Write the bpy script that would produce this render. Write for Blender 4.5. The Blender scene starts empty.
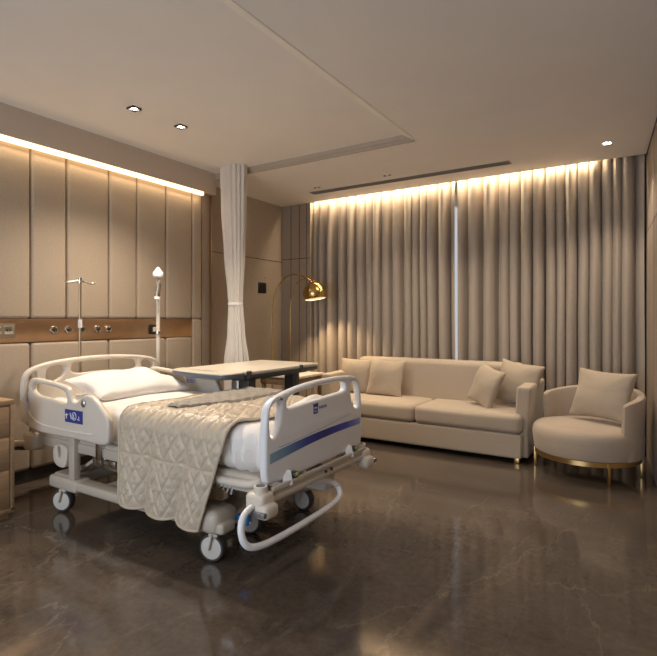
import bpy, bmesh, math, random
from mathutils import Vector, Matrix, Euler, noise
random.seed(7)
PI = math.pi
SC = bpy.context.scene
COL = SC.collection

# ------------------------------------------------------------------ materials
def new_mat(name):
    m = bpy.data.materials.new(name); m.use_nodes = True
    nt = m.node_tree
    return m, nt, nt.nodes['Principled BSDF']

def N(nt, kind, **kw):
    n = nt.nodes.new(kind)
    for k, v in kw.items():
        if k in n.inputs.keys(): n.inputs[k].default_value = v
        else: setattr(n, k, v)
    return n

def L(nt, a, b): nt.links.new(a, b)

def mat(name, col, rough=.5, metal=0.0, noise_amt=0.0, noise_scale=60, bump=0.0, bump_scale=300, sheen=0.0, aniso=None):
    """plain surface with a fine procedural variation and an optional grain bump"""
    m, nt, p = new_mat(name)
    p.inputs['Base Color'].default_value = (*col, 1)
    p.inputs['Roughness'].default_value = rough
    p.inputs['Metallic'].default_value = metal
    if sheen:
        p.inputs['Sheen Weight'].default_value = sheen
        p.inputs['Sheen Roughness'].default_value = .4
    tc = N(nt, 'ShaderNodeTexCoord')
    if noise_amt:
        nz = N(nt, 'ShaderNodeTexNoise', Scale=noise_scale, Detail=4.0)
        L(nt, tc.outputs['Object'], nz.inputs['Vector'])
        rp = N(nt, 'ShaderNodeValToRGB')
        rp.color_ramp.elements[0].position = .3; rp.color_ramp.elements[1].position = .7
        rp.color_ramp.elements[0].color = (*[c * (1 - noise_amt) for c in col], 1)
        rp.color_ramp.elements[1].color = (*[min(1, c * (1 + noise_amt)) for c in col], 1)
        L(nt, nz.outputs['Fac'], rp.inputs['Fac']); L(nt, rp.outputs['Color'], p.inputs['Base Color'])
    if bump:
        nb = N(nt, 'ShaderNodeTexNoise', Scale=bump_scale, Detail=3.0)
        if aniso:
            mp = N(nt, 'ShaderNodeMapping'); mp.inputs['Scale'].default_value = aniso
            L(nt, tc.outputs['Object'], mp.inputs['Vector']); L(nt, mp.outputs['Vector'], nb.inputs['Vector'])
        else:
            L(nt, tc.outputs['Object'], nb.inputs['Vector'])
        b = N(nt, 'ShaderNodeBump', Strength=bump, Distance=.002)
        L(nt, nb.outputs['Fac'], b.inputs['Height']); L(nt, b.outputs['Normal'], p.inputs['Normal'])
    return m

def emit(name, col, strength):
    m, nt, p = new_mat(name)
    p.inputs['Base Color'].default_value = (*col, 1)
    p.inputs['Emission Color'].default_value = (*col, 1)
    p.inputs['Emission Strength'].default_value = strength
    return m

M = {}
M['ceiling'] = mat('painted plaster', (.88, .84, .80), .75, noise_amt=.015, noise_scale=3)
M['ceiling_trim'] = mat('painted trim', (.90, .86, .79), .6, noise_amt=.02)
M['wall'] = mat('beige wallcovering', (.36, .30, .24), .6, noise_amt=.06, noise_scale=40, bump=.15)
M['panel'] = mat('upholstered wall fabric', (.385, .31, .235), .75, noise_amt=.07, noise_scale=90, bump=.35, bump_scale=420, sheen=.2)
M['right_wall'] = mat('brown wallcovering', (.30, .24, .19), .55, noise_amt=.06, noise_scale=40, bump=.12)
M['dark_base'] = mat('dark plinth', (.03, .025, .02), .5, noise_amt=.1)
M['bronze'] = mat('bronze trim', (.30, .20, .11), .35, .9, noise_amt=.05)
M['copper'] = mat('brushed copper', (.52, .35, .225), .3, 1.0, noise_amt=.06, noise_scale=8, bump=.12, bump_scale=200, aniso=(1, .05, 6))
M['brass'] = mat('polished brass', (.62, .42, .16), .22, 1.0, noise_amt=.04, noise_scale=12)
M['gold_ring'] = mat('satin brass', (.58, .38, .16), .3, 1.0, noise_amt=.04, noise_scale=12)
M['steel'] = mat('brushed steel', (.62, .60, .57), .25, 1.0, noise_amt=.04)
M['alu'] = mat('anodised aluminium', (.66, .64, .60), .35, .85, noise_amt=.04)
M['plastic'] = mat('bed plastic shaded tone', (.66, .60, .52), .35, noise_amt=.015, noise_scale=20)  # bed plastic with the rails' warm light and shade put into its colour
M['plastic_lit'] = mat('bed plastic lit tone', (.80, .81, .84), .32, noise_amt=.012, noise_scale=20)  # same bed plastic, with the daylight on the footboard put into its colour
M['frame_paint'] = mat('cream powder coat', (.52, .46, .385), .4, noise_amt=.03)
M['groove'] = mat('cream plastic bead', (.78, .73, .65), .35, noise_amt=.02)
M['dark_gray'] = mat('dark grey metal', (.07, .075, .08), .4, .4, noise_amt=.08)
M['black'] = mat('black plastic', (.012, .012, .013), .35, noise_amt=.1)
M['rubber'] = mat('dark rubber tyre', (.05, .045, .04), .6, noise_amt=.12)
M['wheel'] = mat('grey wheel disc', (.62, .59, .54), .4, noise_amt=.03)
M['blue'] = mat('blue print', (.03, .05, .26), .4, noise_amt=.08)
M['navy'] = mat('navy print', (.03, .045, .32), .4, noise_amt=.05)
M['pedal'] = mat('bright blue pedal', (.03, .22, .62), .4, noise_amt=.05)
M['lilac'] = mat('pale lilac label', (.50, .50, .66), .4, noise_amt=.05)
M['yellow'] = mat('yellow green tag', (.55, .62, .12), .5, noise_amt=.05)
M['white_print'] = mat('white print', (.7, .7, .72), .5, noise_amt=.02)
M['sheet'] = mat('white cotton', (.80, .77, .74), .8, noise_amt=.02, noise_scale=30, bump=.15, bump_scale=500, sheen=.15)
M['quilt'] = mat('champagne satin quilt', (.53, .445, .34), .40, noise_amt=.05, noise_scale=25, bump=.2, bump_scale=450, sheen=.25)
M['quilt_back'] = mat('taupe quilt reverse', (.28, .25, .215), .6, noise_amt=.1, noise_scale=50, bump=.2, bump_scale=450, sheen=.2)
M['sofa'] = mat('sand sofa fabric', (.42, .34, .258), .75, noise_amt=.05, noise_scale=140, bump=.3, bump_scale=500, sheen=.25)
M['cushion'] = mat('sand cushion linen', (.40, .325, .245), .8, noise_amt=.07, noise_scale=180, bump=.35, bump_scale=450, sheen=.2)
M['chair'] = mat('tan chair velvet', (.41, .325, .245), .75, noise_amt=.05, noise_scale=140, bump=.25, bump_scale=500, sheen=.3)
M['drape'] = mat('taupe drape satin', (.40, .335, .27), .55, noise_amt=.05, noise_scale=80, bump=.12, bump_scale=500, sheen=.2)
M['tabletop'] = mat('cream laminate', (.70, .64, .54), .3, noise_amt=.03, noise_scale=15)
M['table_edge'] = mat('grey blue edging', (.07, .09, .12), .4, noise_amt=.06)
M['marble'] = mat('dark marble base', (.06, .055, .05), .2, noise_amt=.3, noise_scale=6)
M['step_trim'] = mat('beige step moulding', (.42, .35, .275), .6, noise_amt=.03)
M['pole_bronze'] = mat('dull bronze tube', (.40, .31, .21), .38, .9, noise_amt=.05)
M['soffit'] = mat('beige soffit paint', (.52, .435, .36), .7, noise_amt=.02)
M['socket'] = mat('olive bronze plate', (.34, .29, .20), .35, .7, noise_amt=.05)
M['grille'] = mat('grey grille enamel', (.20, .19, .18), .5, noise_amt=.05)
M['end_panel'] = mat('taupe wallcovering', (.27, .215, .165), .6, noise_amt=.06, noise_scale=40, bump=.12)
M['lens'] = mat('smoked lens', (.16, .16, .17), .15, noise_amt=.05)

def wood(name, a, b):
    m, nt, p = new_mat(name)
    tc = N(nt, 'ShaderNodeTexCoord'); mp = N(nt, 'ShaderNodeMapping')
    mp.inputs['Scale'].default_value = (30, 2.5, 30)
    nz = N(nt, 'ShaderNodeTexNoise', Scale=1.6, Detail=5.0, Distortion=.6)
    rp = N(nt, 'ShaderNodeValToRGB')
    rp.color_ramp.elements[0].position = .3; rp.color_ramp.elements[1].position = .7
    rp.color_ramp.elements[0].color = (*a, 1); rp.color_ramp.elements[1].color = (*b, 1)
    L(nt, tc.outputs['Object'], mp.inputs['Vector']); L(nt, mp.outputs['Vector'], nz.inputs['Vector'])
    L(nt, nz.outputs['Fac'], rp.inputs['Fac']); L(nt, rp.outputs['Color'], p.inputs['Base Color'])
    p.inputs['Roughness'].default_value = .45
    return m
M['wood'] = wood('honey oak veneer', (.30, .19, .105), (.38, .25, .145))
M['wood_dark'] = wood('walnut veneer', (.17, .11, .065), (.24, .155, .095))

def floor_mat():
    m, nt, p = new_mat('dark veined marble')
    tc = N(nt, 'ShaderNodeTexCoord')
    n1 = N(nt, 'ShaderNodeTexNoise', Scale=1.1, Detail=8.0, Roughness=.62, Distortion=.8)
    L(nt, tc.outputs['Object'], n1.inputs['Vector'])
    base = N(nt, 'ShaderNodeValToRGB'); e = base.color_ramp.elements
    e[0].position = .30; e[0].color = (.056, .043, .034, 1)
    e[1].position = .72; e[1].color = (.115, .089, .069, 1)
    L(nt, n1.outputs['Fac'], base.inputs['Fac'])
    n2 = N(nt, 'ShaderNodeTexNoise', Scale=26.0, Detail=10.0, Roughness=.75)
    L(nt, tc.outputs['Object'], n2.inputs['Vector'])
    fine = N(nt, 'ShaderNodeMapRange'); fine.inputs['From Min'].default_value = .3; fine.inputs['From Max'].default_value = .7
    fine.inputs['To Min'].default_value = .72; fine.inputs['To Max'].default_value = 1.28
    L(nt, n2.outputs['Fac'], fine.inputs['Value'])
    mul = N(nt, 'ShaderNodeVectorMath', operation='SCALE')
    L(nt, base.outputs['Color'], mul.inputs[0]); L(nt, fine.outputs['Result'], mul.inputs['Scale'])
    last = mul.outputs['Vector']
    def veins(last, rot, scale, width, strength, seed, warp):
        mp = N(nt, 'ShaderNodeMapping'); mp.inputs['Rotation'].default_value = (0, 0, rot)
        mp.inputs['Location'].default_value = (seed, seed * .7, 0); mp.inputs['Scale'].default_value = (scale, scale * .33, 1)
        L(nt, tc.outputs['Object'], mp.inputs['Vector'])
        wn = N(nt, 'ShaderNodeTexNoise', Scale=1.7, Detail=7.0, Roughness=.65)
        L(nt, mp.outputs['Vector'], wn.inputs['Vector'])
        wv = N(nt, 'ShaderNodeVectorMath', operation='SCALE'); wv.inputs['Scale'].default_value = warp
        L(nt, wn.outputs['Color'], wv.inputs[0])
        ad = N(nt, 'ShaderNodeVectorMath', operation='ADD')
        L(nt, mp.outputs['Vector'], ad.inputs[0]); L(nt, wv.outputs['Vector'], ad.inputs[1])
        vo = N(nt, 'ShaderNodeTexVoronoi', feature='DISTANCE_TO_EDGE', voronoi_dimensions='2D', Scale=1.0)
        L(nt, ad.outputs['Vector'], vo.inputs['Vector'])
        r = N(nt, 'ShaderNodeMapRange'); r.inputs['From Min'].default_value = 0; r.inputs['From Max'].default_value = width
        r.inputs['To Min'].default_value = strength; r.inputs['To Max'].default_value = 0
        L(nt, vo.outputs['Distance'], r.inputs['Value'])
        # veins come and go
        g = N(nt, 'ShaderNodeTexNoise', Scale=1.3, Detail=3.0); L(nt, ad.outputs['Vector'], g.inputs['Vector'])
        gr = N(nt, 'ShaderNodeMapRange'); gr.inputs['From Min'].default_value = .42; gr.inputs['From Max'].default_value = .62
        L(nt, g.outputs['Fac'], gr.inputs['Value'])
        mm = N(nt, 'ShaderNodeMath', operation='MULTIPLY')
        L(nt, r.outputs['Result'], mm.inputs[0]); L(nt, gr.outputs['Result'], mm.inputs[1])
        mx = N(nt, 'ShaderNodeMix', data_type='RGBA')
        mx.inputs['B'].default_value = (.30, .25, .20, 1)
        for i in mx.inputs:
            if i.name == 'B' and i.type == 'RGBA': i.default_value = (.30, .25, .20, 1)
        fac = [i for i in mx.inputs if i.name == 'Factor' and i.type == 'VALUE'][0]
        A = [i for i in mx.inputs if i.name == 'A' and i.type == 'RGBA'][0]
        L(nt, mm.outputs['Value'], fac); L(nt, last, A)
        return [o for o in mx.outputs if o.type == 'RGBA'][0]
    last = veins(last, .95, 1.0, .008, .45, 3.1, .55)
    last = veins(last, -.5, 1.7, .008, .26, 8.3, .6)
    last = veins(last, .4, 3.4, .012, .13, 1.7, .7)
    # slab joints
    sx = N(nt, 'ShaderNodeSeparateXYZ'); L(nt, tc.outputs['Object'], sx.inputs['Vector'])
    def joint(axis, period, off):
        a = N(nt, 'ShaderNodeMath', operation='ADD'); a.inputs[1].default_value = off; L(nt, sx.outputs[axis], a.inputs[0])
        d = N(nt, 'ShaderNodeMath', operation='DIVIDE'); d.inputs[1].default_value = period; L(nt, a.outputs[0], d.inputs[0])
        f = N(nt, 'ShaderNodeMath', operation='FRACT'); L(nt, d.outputs[0], f.inputs[0])
        c = N(nt, 'ShaderNodeMath', operation='LESS_THAN'); c.inputs[1].default_value = .0022 / period; L(nt, f.outputs[0], c.inputs[0])
        return c.outputs[0]
    j = N(nt, 'ShaderNodeMath', operation='MAXIMUM')
    L(nt, joint('X', 1.2, .5), j.inputs[0]); L(nt, joint('Y', 2.4, .35), j.inputs[1])
    mx = N(nt, 'ShaderNodeMix', data_type='RGBA')
    jm = N(nt, 'ShaderNodeMath', operation='MULTIPLY'); jm.inputs[1].default_value = .5; L(nt, j.outputs[0], jm.inputs[0])
    L(nt, jm.outputs[0], [i for i in mx.inputs if i.name == 'Factor' and i.type == 'VALUE'][0])
    L(nt, last, [i for i in mx.inputs if i.name == 'A' and i.type == 'RGBA'][0])
    [i for i in mx.inputs if i.name == 'B' and i.type == 'RGBA'][0].default_value = (.14, .11, .09, 1)
    L(nt, [o for o in mx.outputs if o.type == 'RGBA'][0], p.inputs['Base Color'])
    rr = N(nt, 'ShaderNodeMapRange'); rr.inputs['To Min'].default_value = .085; rr.inputs['To Max'].default_value = .135
    L(nt, n2.outputs['Fac'], rr.inputs['Value']); L(nt, rr.outputs['Result'], p.inputs['Roughness'])
    p.inputs['IOR'].default_value = 1.62
    return m
M['floor'] = floor_mat()

def translucent(name, col, trans=.45, alpha=0.0, stripe=0):
    m, nt, p = new_mat(name)
    out = nt.nodes['Material Output']
    d = N(nt, 'ShaderNodeBsdfDiffuse'); t = N(nt, 'ShaderNodeBsdfTranslucent')
    d.inputs['Color'].default_value = (*col, 1); t.inputs['Color'].default_value = (*col, 1)
    nz = N(nt, 'ShaderNodeTexNoise', Scale=220.0); tc = N(nt, 'ShaderNodeTexCoord')
    L(nt, tc.outputs['Object'], nz.inputs['Vector'])
    b = N(nt, 'ShaderNodeBump', Strength=.1, Distance=.001); L(nt, nz.outputs['Fac'], b.inputs['Height'])
    L(nt, b.outputs['Normal'], d.inputs['Normal'])
    mx = N(nt, 'ShaderNodeMixShader'); mx.inputs[0].default_value = trans
    L(nt, d.outputs[0], mx.inputs[1]); L(nt, t.outputs[0], mx.inputs[2])
    if alpha:
        tr = N(nt, 'ShaderNodeBsdfTransparent'); m2 = N(nt, 'ShaderNodeMixShader'); m2.inputs[0].default_value = alpha
        L(nt, mx.outputs[0], m2.inputs[1]); L(nt, tr.outputs[0], m2.inputs[2]); L(nt, m2.outputs[0], out.inputs['Surface'])
    else:
        L(nt, mx.outputs[0], out.inputs['Surface'])
    return m
M['sheer'] = translucent('white sheer voile', (.82, .84, .86), .5, .35)
M['privacy'] = translucent('ivory curtain cloth', (.80, .76, .71), .3)

def glass_mat():
    m, nt, p = new_mat('window glass')
    out = nt.nodes['Material Output']
    g = N(nt, 'ShaderNodeBsdfGlossy', Roughness=.02); t = N(nt, 'ShaderNodeBsdfTransparent')
    f = N(nt, 'ShaderNodeFresnel', IOR=1.45); mx = N(nt, 'ShaderNodeMixShader')
    L(nt, f.outputs[0], mx.inputs[0]); L(nt, t.outputs[0], mx.inputs[1]); L(nt, g.outputs[0], mx.inputs[2])
    L(nt, mx.outputs[0], out.inputs['Surface'])
    return m
M['glass'] = glass_mat()

def stripe_mat():
    m, nt, p = new_mat('blue gradient stripe print')
    tc = N(nt, 'ShaderNodeTexCoord'); sx = N(nt, 'ShaderNodeSeparateXYZ'); L(nt, tc.outputs['Object'], sx.inputs[0])
    mr = N(nt, 'ShaderNodeMapRange'); mr.inputs['From Min'].default_value = -.475; mr.inputs['From Max'].default_value = .445
    rp = N(nt, 'ShaderNodeValToRGB'); cr = rp.color_ramp
    cr.elements[0].position = 0; cr.elements[0].color = (.30, .48, .60, 1)
    cr.elements[1].position = 1; cr.elements[1].color = (.30, .36, .66, 1)
    for pos, c in ((.16, (.16, .30, .52, 1)), (.34, (.05, .08, .38, 1)), (.55, (.035, .045, .24, 1)), (.80, (.06, .08, .50, 1)), (.92, (.16, .20, .55, 1))):
        e = cr.elements.new(pos); e.color = c
    L(nt, sx.outputs['Y'], mr.inputs['Value']); L(nt, mr.outputs['Result'], rp.inputs['Fac']); L(nt, rp.outputs['Color'], p.inputs['Base Color'])
    p.inputs['Roughness'].default_value = .35
    return m
M['stripe'] = stripe_mat()

WARM = (1.0, .62, .30)
M['led'] = emit('warm led strip', (1.0, .74, .42), 2.6)
M['led_cove'] = emit('warm cove led', (1.0, .70, .36), 2.4)
M['lamp_white'] = emit('downlight lamp', (1.0, .86, .66), 30.0)
M['bulb'] = emit('arc lamp bulb', (1.0, .78, .48), 3.0)
M['lamp_off'] = mat('unlit lamp', (.55, .55, .56), .2, noise_amt=.02)

# ------------------------------------------------------------------ object helpers
def link(name, me, m=None, parent=None, base=None, smooth=True):
    """link a mesh whose vertices are in world space as one object; a child keeps the frame of its top parent"""
    o = bpy.data.objects.new(name, me); COL.objects.link(o)
    if m is not None:
        me.materials.clear(); me.materials.append(m)
    off = Vector((0, 0, 0))
    if parent is not None:
        off = Vector(parent['_base']); o.parent = parent
    elif base is not None:
        off = Vector(base); o.location = off
    if off.length: me.transform(Matrix.Translation(-off))
    o['_base'] = tuple(off)
    if smooth:
        for p in me.polygons: p.use_smooth = True
        try: me.set_sharp_from_angle(angle=math.radians(38))
        except Exception: pass
    return o

def tag(o, label=None, cat=None, group=None, kind=None):
    if label: o['label'] = label
    if cat: o['category'] = cat
    if group: o['group'] = group
    if kind: o['kind'] = kind
    return o

def thing(name, base, label, cat, group=None):
    o = bpy.data.objects.new(name, None); COL.objects.link(o)
    o.empty_display_size = .05
    o.location = base; o['_base'] = tuple(base)
    return tag(o, label, cat, group)

def copy_tree(o, parent=None):
    c = o.copy(); COL.objects.link(c)
    if parent is not None: c.parent = parent
    for ch in list(o.children): copy_tree(ch, c)
    return c

class MB:
    """collects shapes; build() links them as one mesh object"""
    def __init__(s): s.bm = bmesh.new()
    def box(s, x0, x1, y0, y1, z0, z1, bev=0.0, seg=2, rot=0.0, pivot=None):
        r = bmesh.ops.create_cube(s.bm, size=1)
        vs = r['verts']
        c = Vector(((x0 + x1) / 2, (y0 + y1) / 2, (z0 + z1) / 2)); d = (abs(x1 - x0), abs(y1 - y0), abs(z1 - z0))
        for v in vs: v.co = Vector((v.co.x * d[0], v.co.y * d[1], v.co.z * d[2])) + c
        es = list({e for v in vs for e in v.link_edges})
        if bev > 0:
            rb = bmesh.ops.bevel(s.bm, geom=es, offset=min(bev, min(d) * .49), segments=seg, affect='EDGES', profile=.5)
            vs = list({v for f in rb['faces'] for v in f.verts} | {v for v in vs if v.is_valid})
        if rot:
            pv = Vector(pivot) if pivot else c
            bmesh.ops.rotate(s.bm, verts=vs, cent=pv, matrix=Matrix.Rotation(rot, 3, 'Z'))
        return vs
    def bar(s, a, b, w, h=None, bev=.003):
        """rectangular bar from a to b"""
        a, b = Vector(a), Vector(b); h = h or w; d = b - a; n = d.length
        vs = s.box(-w / 2, w / 2, -h / 2, h / 2, 0, n, bev)
        q = d.to_track_quat('Z', 'Y').to_matrix().to_4x4()
        mt = Matrix.Translation(a) @ q
        for v in vs: v.co = mt @ v.co
        return vs
    def cyl(s, a, b, r, r2=None, seg=24, cap=True):
        a, b = Vector(a), Vector(b); d = b - a
        mt = Matrix.Translation((a + b) / 2) @ d.to_track_quat('Z', 'Y').to_matrix().to_4x4()
        return bmesh.ops.create_cone(s.bm, cap_ends=cap, cap_tris=False, segments=seg, radius1=r, radius2=r if r2 is None else r2, depth=d.length, matrix=mt)['verts']
    def lathe(s, prof, center=(0, 0, 0), seg=40, mt=None, sx=1.0, sy=1.0):
        c = Vector(center); rings = []
        for (r, z) in prof:
            if r < 1e-6:
                rings.append([s.bm.verts.new(c + Vector((0, 0, z)))])
            else:
                rings.append([s.bm.verts.new(c + Vector((r * sx * math.cos(2 * PI * k / seg), r * sy * math.sin(2 * PI * k / seg), z))) for k in range(seg)])
        for A, B in zip(rings, rings[1:]):
            for k in range(seg):
                k2 = (k + 1) % seg
                if len(A) == 1 and len(B) == 1: continue
                if len(A) == 1: s.bm.faces.new((A[0], B[k2], B[k]))
                elif len(B) == 1: s.bm.faces.new((A[k], A[k2], B[0]))
                else: s.bm.faces.new((A[k], A[k2], B[k2], B[k]))
        vs = [v for R in rings for v in R]
        if mt is not None:
            for v in vs: v.co = mt @ v.co
        return vs
    def tube(s, pts, r, seg=12, closed=False, round_it=0):
        pts = [Vector(p) for p in pts]
        for _ in range(round_it): pts = chaikin(pts, closed)
        n = len(pts); rings = []; up = None
        for i, p in enumerate(pts):
            if closed: t = pts[(i + 1) % n] - pts[i - 1]
            else: t = pts[min(i + 1, n - 1)] - pts[max(i - 1, 0)]
            t.normalize()
            if up is None:
                up = t.orthogonal().normalized()
            else:
                up = (up - t * up.dot(t))
                up = up.normalized() if up.length > 1e-6 else t.orthogonal().normalized()
            sd = t.cross(up)
            rr = r[i] if isinstance(r, (list, tuple)) else r
            rings.append([s.bm.verts.new(p + (up * math.cos(2 * PI * k / seg) + sd * math.sin(2 * PI * k / seg)) * rr) for k in range(seg)])
        m = n if closed else n - 1
        for i in range(m):
            A, B = rings[i], rings[(i + 1) % n]
            for k in range(seg):
                k2 = (k + 1) % seg
                s.bm.faces.new((A[k], A[k2], B[k2], B[k]))
        if not closed:
            s.bm.faces.new(rings[0][::-1]); s.bm.faces.new(rings[-1])
        return [v for R in rings for v in R]
    def sphere(s, c, r, sx=1, sy=1, sz=1, seg=20):
        mt = Matrix.Translation(c) @ Matrix.Diagonal((sx, sy, sz, 1))
        return bmesh.ops.create_uvsphere(s.bm, u_segments=seg, v_segments=seg // 2, radius=r, matrix=mt)['verts']
    def build(s, name, m, parent=None, base=None, smooth=True):
        bmesh.ops.recalc_face_normals(s.bm, faces=s.bm.faces[:])
        me = bpy.data.meshes.new(name); s.bm.to_mesh(me); s.bm.free()
        return link(name, me, m, parent, base, smooth)

def chaikin(pts, closed=False):
    out = []; n = len(pts)
    rng = range(n) if closed else range(n - 1)
    if not closed: out.append(pts[0])
    for i in rng:
        a, b = pts[i], pts[(i + 1) % n]
        out += [a * .75 + b * .25, a * .25 + b * .75]
    if not closed: out.append(pts[-1])
    return out

def plate_mesh(outer, holes, thick, bev, place, rounds=2, hole_rounds=3):
    """flat plate with rounded openings: 2D outline (a,b) -> place matrix (a->X, b->Y, thickness->Z)"""
    cu = bpy.data.curves.new('plate', 'CURVE'); cu.dimensions = '2D'; cu.fill_mode = 'BOTH'
    for pts, rd in [(outer, rounds)] + [(h, hole_rounds) for h in holes]:
        P = [Vector((a, b, 0)) for a, b in pts]
        for _ in range(rd): P = chaikin(P, True)
        sp = cu.splines.new('POLY'); sp.points.add(len(P) - 1)
        for q, p in zip(sp.points, P): q.co = (p.x, p.y, 0, 1)
        sp.use_cyclic_u = True
    cu.extrude = max(thick / 2 - bev, .0005); cu.bevel_depth = bev; cu.bevel_resolution = 3; cu.offset = -bev
    o = bpy.data.objects.new('plate', cu); COL.objects.link(o)
    dg = bpy.context.evaluated_depsgraph_get(); dg.update()
    me = bpy.data.meshes.new_from_object(o.evaluated_get(dg))
    bpy.data.objects.remove(o); bpy.data.curves.remove(cu)
    bm = bmesh.new(); bm.from_mesh(me); bmesh.ops.remove_doubles(bm, verts=bm.verts, dist=1e-5)
    bmesh.ops.recalc_face_normals(bm, faces=bm.faces[:]); bm.to_mesh(me); bm.free()
    me.transform(place)
    return me
# plate lies in world YZ (a = y, b = z), centred on x
def YZ(x): return Matrix(((0, 0, 1, x), (1, 0, 0, 0), (0, 1, 0, 0), (0, 0, 0, 1)))
# plate lies in world XZ (a = x, b = z), centred on y
def XZ(y): return Matrix(((1, 0, 0, 0), (0, 0, -1, y), (0, 1, 0, 0), (0, 0, 0, 1)))

def soft_box(x0, x1, y0, y1, z0, z1, r=.05, n=14, puff=(0, 0, 0), wr=0.0, ws=6.0, fn=None, seed=0.0):
    """rounded, slightly swollen upholstery block as a bmesh-built mesh"""
    bm = bmesh.new()
    bmesh.ops.create_cube(bm, size=2)
    bmesh.ops.subdivide_edges(bm, edges=bm.edges[:], cuts=n, use_grid_fill=True)
    h = Vector(((x1 - x0) / 2, (y1 - y0) / 2, (z1 - z0) / 2)); c = Vector(((x0 + x1) / 2, (y0 + y1) / 2, (z0 + z1) / 2))
    for v in bm.verts:
        u = v.co.copy()
        u = Vector([math.copysign(abs(t) ** .8, t) for t in u])
        p = Vector((u.x * h.x, u.y * h.y, u.z * h.z))
        q = Vector([max(-(h[i] - r), min(h[i] - r, p[i])) for i in range(3)])
        d = p - q
        if d.length > 1e-9: p = q + d.normalized() * r
        for i in range(3):
            j, k = (i + 1) % 3, (i + 2) % 3
            p[i] += math.copysign(1, u[i]) * puff[i] * max(0, 1 - u[j] ** 2) * max(0, 1 - u[k] ** 2) * abs(u[i])
        p += c
        if wr:
            nv = noise.noise_vector(Vector((p.x * ws + seed, p.y * ws, p.z * ws * .6)))
            p += nv * wr
        if fn: p = fn(p, u)
        v.co = p
    bmesh.ops.recalc_face_normals(bm, faces=bm.faces[:])
    me = bpy.data.meshes.new('soft'); bm.to_mesh(me); bm.free()
    return me

def pillow_mesh(w, h, t, n=34, pinch=.09, wr=.012, seed=0.0, expo=.42):
    """stuffed square cushion in local XZ, facing -Y"""
    bm = bmesh.new(); grid = {}
    for side in (-1, 1):
        for i in range(n + 1):
            for j in range(n + 1):
                edge = i in (0, n) or j in (0, n)
                key = (0 if edge else side, i, j)
                if key in grid: continue
                u = math.sin((i / n - .5) * PI) * .35 + (2 * i / n - 1) * .65
                v = math.sin((j / n - .5) * PI) * .35 + (2 * j / n - 1) * .65
                x = w / 2 * u * (1 - pinch * (1 - v * v)); z = h / 2 * v * (1 - pinch * (1 - u * u))
                prof = max(0, (1 - u * u) * (1 - v * v)) ** expo
                y = side * t / 2 * prof
                nz = noise.noise_vector(Vector((x * 6 + seed, z * 6 + seed * .3, side * 2.3)))
                # creases running in from the corners
                cr = math.sin(math.atan2(v, u) * 14 + seed) * .5 * (abs(u * v)) ** .8
                y += side * (nz.x * wr + cr * wr * .22) * (0 if edge else min(1, prof * 3))
                grid[key] = bm.verts.new((x + nz.y * wr * .5, y, z + nz.z * wr * .5))
    for side in (-1, 1):
        for i in range(n):
            for j in range(n):
                q = []
                for a, b in ((i, j), (i + 1, j), (i + 1, j + 1), (i, j + 1)):
                    edge = a in (0, n) or b in (0, n)
                    q.append(grid[(0 if edge else side, a, b)])
                bm.faces.new(q if side < 0 else q[::-1])
    me = bpy.data.meshes.new('pillow'); bm.to_mesh(me); bm.free()
    return me

def grid_mesh(nu, nv, f, thick=0.0, uv=None):
    bm = bmesh.new(); V = [[bm.verts.new(f(i / nu, j / nv)) for j in range(nv + 1)] for i in range(nu + 1)]
    for i in range(nu):
        for j in range(nv): bm.faces.new((V[i][j], V[i + 1][j], V[i + 1][j + 1], V[i][j + 1]))
    bm.normal_update()
    if thick:
        W = {}
        for i in range(nu + 1):
            for j in range(nv + 1):
                v = V[i][j]; W[i, j] = bm.verts.new(v.co - v.normal * thick)
        for i in range(nu):
            for j in range(nv): bm.faces.new((W[i, j], W[i, j + 1], W[i + 1, j + 1], W[i + 1, j]))
        for i in range(nu):
            for j in (0, nv): bm.faces.new((V[i][j], V[i + 1][j], W[i + 1, j], W[i, j]))
        for j in range(nv):
            for i in (0, nu): bm.faces.new((V[i][j], V[i][j + 1], W[i, j + 1], W[i, j]))
    bmesh.ops.recalc_face_normals(bm, faces=bm.faces[:])
    me = bpy.data.meshes.new('grid'); bm.to_mesh(me); bm.free()
    return me

def struct(name, mb, m, parent=None, smooth=True):
    o = mb.build(name, m, parent, smooth=smooth)
    if parent is None: o['kind'] = 'structure'
    return o

# ------------------------------------------------------------------ the room
H = 2.86            # general ceiling
T = 2.925           # raised tray over the bed
XW = -4.347         # left wall
XP = -4.19          # face of the upholstered panelling
def rwx(y): return -.040 + (5.644 - y) * .0775     # face of the right wall, a few degrees off square

f = MB(); f.box(-4.7, 1.2, -3.0, 6.2, -.1, 0); struct('floor', f, M['floor'], smooth=False)

c = MB()
c.box(-4.7, 1.2, 4.20, 5.69, H, T + .1)
c.box(-1.745, 1.2, -3.0, 4.20, H, T + .1)
c.box(-4.7, -1.745, -3.0, 4.20, T, T + .1)
c.box(-4.7, 1.2, 5.69, 6.2, T + .06, T + .1)
struct('ceiling', c, M['ceiling'], smooth=False)
t = MB()
A_ = [t.bm.verts.new((x, -3.0, z)) for x, z in ((-1.865, T), (-1.745, H - .005), (-1.735, H - .005), (-1.735, T))]
B_ = [t.bm.verts.new((x, 4.212, z)) for x, z in ((-1.865, T), (-1.745, H - .005), (-1.735, H - .005), (-1.735, T))]
t.bm.faces.new(A_); t.bm.faces.new(B_)
for k in range(4): t.bm.faces.new((A_[k], A_[(k + 1) % 4], B_[(k + 1) % 4], B_[k]))
struct('trim_1', t, M['ceiling_trim'], smooth=False)
t = MB()
t.box(-4.35, -1.757, 4.185, 4.20, H + .022, T); t.box(-4.35, -1.757, 4.19, 4.212, H - .004, H + .022, .003)
struct('trim_2', t, M['step_trim'], smooth=False)

w = MB(); w.box(XW - .15, XW, -3.0, 6.2, 0, T); wl = struct('wall_left', w, M['wall'], smooth=False)
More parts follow.
